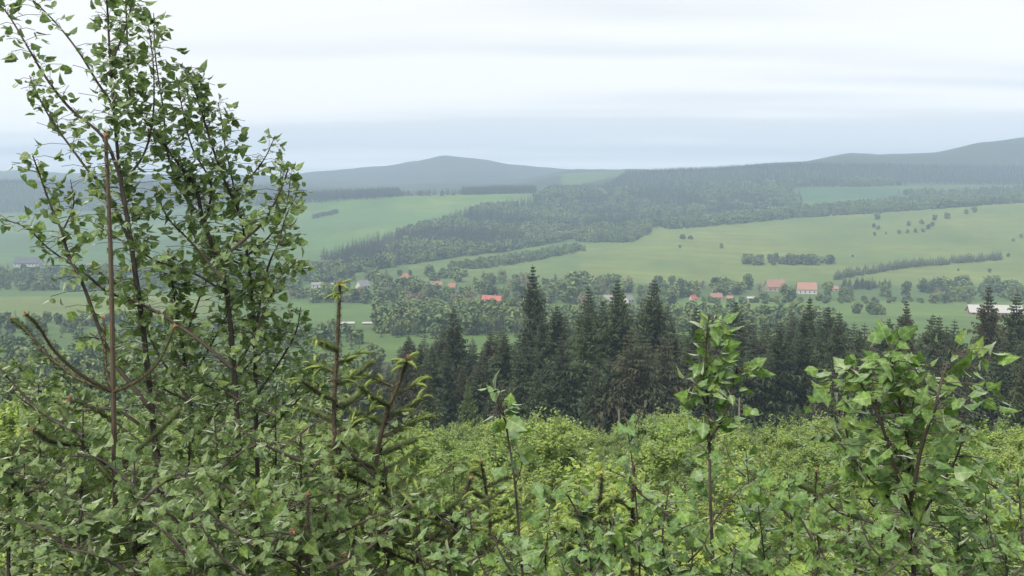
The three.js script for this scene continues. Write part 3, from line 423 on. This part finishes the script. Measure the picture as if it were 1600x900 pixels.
leafyPlant('birch_tree', 'birch with slender upright stem forming the right side of the leafy group', null, 3.1, [
  [[[408, 930], [402, 720], [400, 640], [398, 533], [395, 475], [387, 405], [377, 343], [350, 280], [333, 233], [318, 185], [302, 133], [292, 105]], 0.008, 0, 1.1],
  [[[362, 310], [397, 270], [415, 245], [430, 212]], 0.003, 0, 1.0], [[[398, 533], [406, 475], [422, 408], [435, 380], [446, 340], [466, 300]], 0.004, -0.1, 1.15], [[[377, 343], [365, 290], [352, 230], [345, 180], [340, 160]], 0.003, 0.1, 1.2], [[[390, 420], [350, 400], [310, 380], [290, 330]], 0.0035, 0.1, 1.3], [[[400, 620], [440, 560], [462, 520], [470, 480]], 0.004, 0, 1.1], [[[402, 700], [450, 640], [500, 600], [560, 590]], 0.004, 0, 1.2], [[[385, 400], [420, 370], [445, 330], [455, 270]], 0.003, 0.1, 1.2]]);
leafyPlant('birch_tree', 'lower bushy birch filling the middle of the leafy group below the arching stems', null, 3.2, [
  [[[330, 930], [320, 760], [300, 640], [285, 540], [270, 450], [262, 390]], 0.008, 0, 1.2], [[[318, 700], [250, 620], [190, 560], [140, 520]], 0.004, 0.1, 1.2], [[[310, 680], [370, 590], [420, 540], [455, 500]], 0.004, 0, 1.3], [[[298, 630], [240, 540], [215, 480], [150, 420]], 0.004, -0.1, 1.2], [[[296, 600], [340, 520], [370, 470], [420, 430]], 0.004, 0.1, 1.3], [[[285, 540], [310, 470], [330, 420], [345, 370]], 0.0035, 0, 1.3], [[[322, 760], [220, 690], [110, 600], [60, 540]], 0.004, 0.2, 1.1], [[[315, 720], [420, 650], [480, 590], [500, 560]], 0.004, 0.1, 1.2]]);
const low = [[60, 600, 2.6], [130, 640, 2.3], [300, 590, 2.9], [335, 650, 2.4], [430, 610, 2.8], [470, 680, 2.3], [560, 640, 3.0], [20, 700, 2.2], [210, 720, 2.1], [400, 760, 2.0], [600, 720, 2.6], [130, 780, 2.0], [300, 800, 1.9], [510, 780, 2.2]];
low.sort((a, b) => a[0] - b[0]); low.forEach(([px, top, d], i) => {
  const s = [[[[px + rr(-15, 15), 950], [px + rr(-10, 10), (top + 950) / 2], [px, top]], 0.007, 0, 1.1]];
  for (let k = 0; k < 5; k++) { const y = top + 40 + k * (900 - top) / 5.2, sg = k % 2 ? 1 : -1, l = rr(60, 130); s.push([[[px, y], [px + sg * l * 0.55, y - rr(20, 50)], [px + sg * l, y - rr(40, 100)]], 0.0035, rr(-.25, .25), 1.1]); }
  leafyPlant('birch_shrub', 'leafy birch shoot in the low tangle, ' + ordinal(i + 1) + ' from the left edge', 'low birch shoots at left', d, s, { size: 0.0315, gap: 0.0145, most: 120 });
});
// saplings on the right with larger, fresher leaves
leafyPlant('birch_sapling', 'slim sapling with dark stem and fresh green leaf tuft, right of centre', null, 2.0, [[[[1114, 930], [1110, 780], [1108, 680], [1105, 600], [1103, 545], [1108, 492]], 0.0045, 0, 0.4], [[[1107, 690], [1105, 600], [1103, 550], [1108, 498]], 0.003, 0, 1.1], [[[1108, 690], [1135, 640], [1148, 590], [1152, 575]], 0.003, 0, 1.2], [[[1107, 640], [1085, 600], [1072, 625]], 0.002, 0, 0.9], [[[1112, 820], [1150, 770], [1180, 745]], 0.002, 0, 0.6]], { size: 0.036, gap: 0.0135, mats: freshMats, twig: 0.045, wind: 0.25 });
leafyPlant('birch_sapling', 'broad sapling with large pale green leaves before the dark forest at right', null, 1.85, [[[[1428, 930], [1424, 780], [1418, 690], [1400, 600], [1392, 540]], 0.0055, 0, 0.9], [[[1424, 800], [1395, 720], [1372, 650], [1345, 600], [1330, 575]], 0.0035, 0, 1.3], [[[1415, 800], [1370, 760], [1320, 700], [1300, 670]], 0.003, 0.08, 1.2], [[[1424, 780], [1440, 700], [1462, 630], [1480, 570], [1500, 545]], 0.0035, -0.05, 1.15], [[[1422, 830], [1470, 760], [1500, 700], [1505, 665]], 0.003, 0.08, 1.1], [[[1418, 690], [1430, 620], [1450, 580]], 0.0025, 0.1, 1.3], [[[1424, 860], [1370, 820], [1310, 800], [1280, 770]], 0.003, 0, 1.1], [[[1420, 740], [1385, 680], [1365, 610], [1362, 560]], 0.0025, 0.12, 1.1], [[[1426, 800], [1475, 730], [1512, 640], [1518, 600]], 0.0025, 0.1, 0.9], [[[1424, 850], [1350, 770], [1318, 640], [1322, 590]], 0.0025, 0.15, 0.9]], { size: 0.037, gap: 0.0135, mats: freshMats, twig: 0.085, wind: 0.15 });
leafyPlant('birch_sapling', 'thin sparse sapling with few twisted leaves against the thicket centre', null, 2.2, [[[[818, 930], [812, 850], [805, 760], [795, 690], [785, 640], [768, 600]], 0.004, 0, 0.45], [[[790, 660], [778, 625], [788, 600]], 0.0015, 0, 0.7], [[[805, 760], [815, 720], [800, 700]], 0.0015, 0, 0.6]], { size: 0.046, gap: 0.026, mats: freshMats, twig: 0.04, cluster: 1.2 });
leafyPlant('birch_sapling', 'thin twig with two or three young leaves left of the slim sapling', null, 2.3, [[[[1000, 930], [995, 800], [985, 700], [975, 645]], 0.003, 0, 0.35], [[[985, 690], [998, 650], [1003, 632]], 0.0015, 0, 0.7]], { size: 0.042, gap: 0.03, mats: freshMats, twig: 0.03, cluster: 1 });
[[660, 770, 2.4], [735, 800, 2.2], [860, 790, 2.5], [905, 760, 2.3], [960, 800, 2.1], [1010, 735, 2.4], [1045, 760, 1.9], [1075, 800, 2.1], [1165, 700, 2.5], [1185, 790, 2.2], [1230, 740, 2.6], [1270, 800, 2.0], [1330, 790, 2.3], [1500, 800, 2.0], [1540, 770, 2.3], [1590, 740, 2.0], [1380, 830, 1.8], [1150, 850, 1.8], [800, 850, 1.9], [920, 850, 1.8], [1460, 850, 1.9], [1570, 850, 1.8], [700, 850, 1.9]].sort((a, b) => a[0] - b[0]).forEach(([px, top, d], i) => {
  const s = [[[[px + rr(-20, 20), 950], [px + rr(-10, 10), (top + 950) / 2], [px, top]], 0.004, 0, 0.5]];
  for (let k = 0; k < 3; k++) { const y = top + 45 + k * (900 - top) / 3, sg = k % 2 ? 1 : -1, l = rr(30, 80); s.push([[[px, y], [px + sg * l * 0.6, y - rr(15, 40)], [px + sg * l, y - rr(30, 80)]], 0.002, rr(-.2, .2), 0.6]); }
  leafyPlant('leafy_shoot', 'low leafy shoot along the lower right, ' + ordinal(i + 1) + ' from its left end', 'low leafy shoots at right', d, s, { size: 0.031, gap: 0.016, most: 90, mats: freshMats, twig: 0.05 });
});

// ---------------------------------------------------------------- foreground spruce saplings
const needleMat = std(0.085, 0.12, 0.045, 0.7), barkBrown = std(0.082, 0.062, 0.043, 0.85), budMat = std(0.22, 0.11, 0.055, 0.7), shootMat = leafMat(0.22, 0.30, 0.06, 0.25, 0.3);
const shootGeos = [1, 2, 3].map((s) => { // soft new shoot, curved, 1 long
  const q = rng(s * 77), k = (a, b) => a + (b - a) * q(), g = new Geo(), bend = k(0.5, 1.1), P = (t) => V(0, Math.sin(t * bend) / bend, (1 - Math.cos(t * bend)) / bend);
  g.col = [1, 1, 0.9]; g.tube([0, 0.25, 0.5, 0.75, 0.95].map(P), (f) => 0.075 * Math.sin(0.5 + f * 2.4), 5);
  for (let i = 0; i < 46; i++) { const t = k(0.05, 0.95), a = k(0, 6.28), p = P(t), tg = V(0, Math.cos(t * bend), Math.sin(t * bend)), o = V(Math.cos(a), 0, 0).addScaledVector(V(0, -Math.sin(t * bend), Math.cos(t * bend)), Math.sin(a)), e = p.clone().addScaledVector(o, 0.16).addScaledVector(tg, 0.17), w = tg.clone().cross(o).multiplyScalar(0.018); const c = k(0.8, 1.25); g.col = [c, c, c * 0.8]; g.tri(p.clone().sub(w), p.clone().add(w), e); }
  return g.build();
});
function needles(g, line, r, n, len) { for (let i = 0; i < n; i++) { const f = rr(0.02, 0.98) * (line.length - 1), j = Math.floor(f), a = line[j].clone().lerp(line[Math.min(j + 1, line.length - 1)], f - j), t = line[Math.min(j + 1, line.length - 1)].clone().sub(line[j]).normalize(), o = rdir().cross(t).normalize(), e = a.clone().addScaledVector(o, r + len * 0.75).addScaledVector(t, len * 0.6), w = t.clone().cross(o).multiplyScalar(0.0015), c = rr(0.6, 1.5); g.col = [c, c, c * rr(0.7, 1.1)]; g.tri(a.clone().sub(w), a.clone().add(w), e); } }
function spruceSapling(label, d, leader, branches, { r = 0.010, dense = 1, shootSize = 0.052, bare = false, shoots = 3, cap = false } = {}) {
  const pts = leader.map(([px, py]) => at(px, py, d)), b = pts[0].clone(); b.y = ground(b.x, d) - 0.05; pts.unshift(b);
  const o = thing('spruce_sapling', label, 'spruce', V(b.x, b.y + 0.05, b.z)), line = smooth(pts), g = new Geo(o.position), nd = new Geo(o.position), bd = new Geo(o.position); g.tube(line, (f) => r * (1 - 0.55 * f), 8);
  for (let i = 0; i < 40; i++) { const a = line[Math.floor(rr(0.4, 1) * (line.length - 1))], q = rdir(); g.tube([a, a.clone().addScaledVector(q, r * 1.25)], (f) => 0.0022 * (1 - f * 0.7), 4); }
  part('leader', g.build(), barkBrown, o);
  const up = line.slice(Math.floor(line.length * 0.45)); needles(nd, up, r * 0.6, Math.floor((bare ? 160 : 900) * dense), 0.014);
  const bud = (p, t, s) => { for (let i = 0; i < 4; i++) { const q = t.clone().addScaledVector(rdir(), 0.8).normalize(); bd.tube([p, p.clone().addScaledVector(q, s * 0.5), p.clone().addScaledVector(q, s)], (f) => s * 0.28 * (f < 0.6 ? 1 : 0.5), 5); } };
  const put = (p, dir, s) => { const m = part('shoot', pick(shootGeos), shootMat, o), y = dir.clone().normalize(), x = V(0, 1, 0.01).cross(y).normalize(), z = x.clone().cross(y); if (z.y > 0) { z.negate(); x.negate(); } qLook.makeBasis(x, y, z); m.quaternion.setFromRotationMatrix(qLook); m.position.copy(p).sub(o.position); m.scale.setScalar(s); };
  const top = line[line.length - 1]; bud(top, V(0, 1, 0), r * 1.3);
  if (cap) for (let i = 0; i < 9; i++) { const p = line[line.length - 1 - Math.floor(rr(0, line.length * 0.12))], q = rdir(); q.y = Math.abs(q.y) * 0.5 + 0.1; put(p, q, shootSize * rr(0.7, 1.15)); }
  for (const [bp, dz, leafy = 1, tip = 1] of branches) {
    const bl = smooth(bp.map(([px, py], j) => at(px, py, d + dz * j / (bp.length - 1)))), q = new Geo(o.position); q.tube(bl, (f) => r * 0.55 * (1 - 0.55 * f), 6); part('branch', q.build(), barkBrown, o);
    const L = bl.reduce((s, p, j) => s + (j ? p.distanceTo(bl[j - 1]) : 0), 0); needles(nd, bl, r * 0.4, Math.floor(2800 * L * leafy * dense), 0.0135);
    const e = bl[bl.length - 1], t = e.clone().sub(bl[bl.length - 2]).normalize();
    if (tip && bare) bud(e, t, 0.011); else for (let k = 0; k < shoots + 1; k++) { const f = k ? rr(0.35, 1) : 1, p = bl[Math.floor(f * (bl.length - 1))]; put(p, t.clone().add(rdir().multiplyScalar(0.75)).add(V(0, 0.25, 0)), shootSize * rr(0.7, 1.2)); }
  }
  part('needles', nd.build(), needleMat, o).userData.kind = 'stuff'; if (bd.n) part('buds', bd.build(), budMat, o);
}
spruceSapling('spruce sapling with tall bare brown leader in front of the birch at left', 2.4, [[184, 930], [180, 760], [177, 610], [173, 400], [169, 300], [165, 214]], [
  [[[177, 612], [120, 590], [70, 550], [40, 515], [20, 498]], 0.15, 0.55], [[[177, 612], [130, 588], [85, 548], [60, 510], [42, 492]], -0.15, 0.55], [[[177, 612], [215, 595], [250, 562], [272, 512]], -0.1, 0.6], [[[177, 610], [166, 580], [164, 545], [162, 500]], 0.1, 0.5],
  [[[179, 735], [130, 700], [80, 690], [50, 670]], -0.2, 1.3], [[[179, 735], [230, 690], [262, 660], [280, 640]], 0.2, 1.3], [[[180, 755], [150, 720], [110, 660], [98, 640]], 0.2, 1.2], [[[182, 850], [110, 830], [40, 770], [10, 750]], -0.2, 1.3], [[[182, 850], [240, 800], [290, 755]], -0.2, 1.3], [[[178, 660], [150, 640], [110, 625]], 0, 1]], { r: 0.009, bare: true });
const fan = (cx, y0, y1, n, span) => Array.from({ length: n }, (_, i) => { const y = y0 + (y1 - y0) * (i + rr(0, 0.6)) / n, s = i % 2 ? 1 : -1, l = span * rr(0.5, 1) * (0.35 + 0.65 * (y - y0) / (y1 - y0) + 0.2), x = cx(y); return [[[x, y], [x + s * l * 0.5, y - l * 0.22], [x + s * l, y - l * rr(0.3, 0.7)]], rr(-.3, .3), 1]; });
spruceSapling('spruce sapling with thick stem crowned by curved fresh green shoots', 2.6, [[526, 930], [526, 760], [522, 640], [527, 540], [531, 445]], fan((y) => 526, 540, 880, 18, 85), { r: 0.0095, cap: true, shoots: 4 });
spruceSapling('leaning spruce sapling with a fringe of light green curled shoots', 2.7, [[560, 930], [580, 780], [600, 660], [625, 595], [638, 560]], fan((y) => 580 + (780 - y) * 0.2, 600, 880, 18, 85), { r: 0.009, cap: true, shoots: 5, shootSize: 0.052 });
spruceSapling('short brown spruce leader with reddish bud at the bottom left', 2.1, [[483, 930], [482, 850], [480, 775]], fan((y) => 482, 840, 900, 4, 70), { r: 0.007, bare: true });
spruceSapling('small spruce with bare forked brown tip left of the sparse sapling', 2.5, [[700, 930], [705, 850], [718, 800], [735, 748]], [...fan((y) => 705, 800, 890, 7, 110), [[[712, 815], [740, 795], [790, 765]], 0, 1.2]], { r: 0.007, shoots: 3 });
spruceSapling('small spruce with horizontal fresh shoots in the middle of the thicket', 2.9, [[760, 930], [765, 830], [760, 770], [752, 722]], fan((y) => 762, 740, 880, 9, 80), { r: 0.006, cap: true, shootSize: 0.055, shoots: 4 });
spruceSapling('spruce sapling with blunt brown leader, left of two near the centre bottom', 2.4, [[934, 930], [936, 850], [940, 742]], fan((y) => 936, 780, 890, 7, 70), { r: 0.0065, shoots: 2, dense: 1.4 });
spruceSapling('spruce sapling with blunt brown leader, right of two near the centre bottom', 2.5, [[988, 930], [988, 830], [990, 728]], fan((y) => 988, 790, 890, 6, 70), { r: 0.0075, shoots: 2, dense: 1.4 });
spruceSapling('low spruce with yellow-green shoots in the right-hand undergrowth', 2.6, [[650, 930], [655, 850], [660, 770]], fan((y) => 655, 790, 900, 10, 100), { r: 0.007, shoots: 5, cap: true });
spruceSapling('small dark spruce tip between the leafy shoots at lower right', 3.2, [[1270, 930], [1272, 820], [1276, 735]], fan((y) => 1272, 760, 890, 9, 90), { r: 0.006, shoots: 1, dense: 1.5 });

renderer.render(scene, camera);
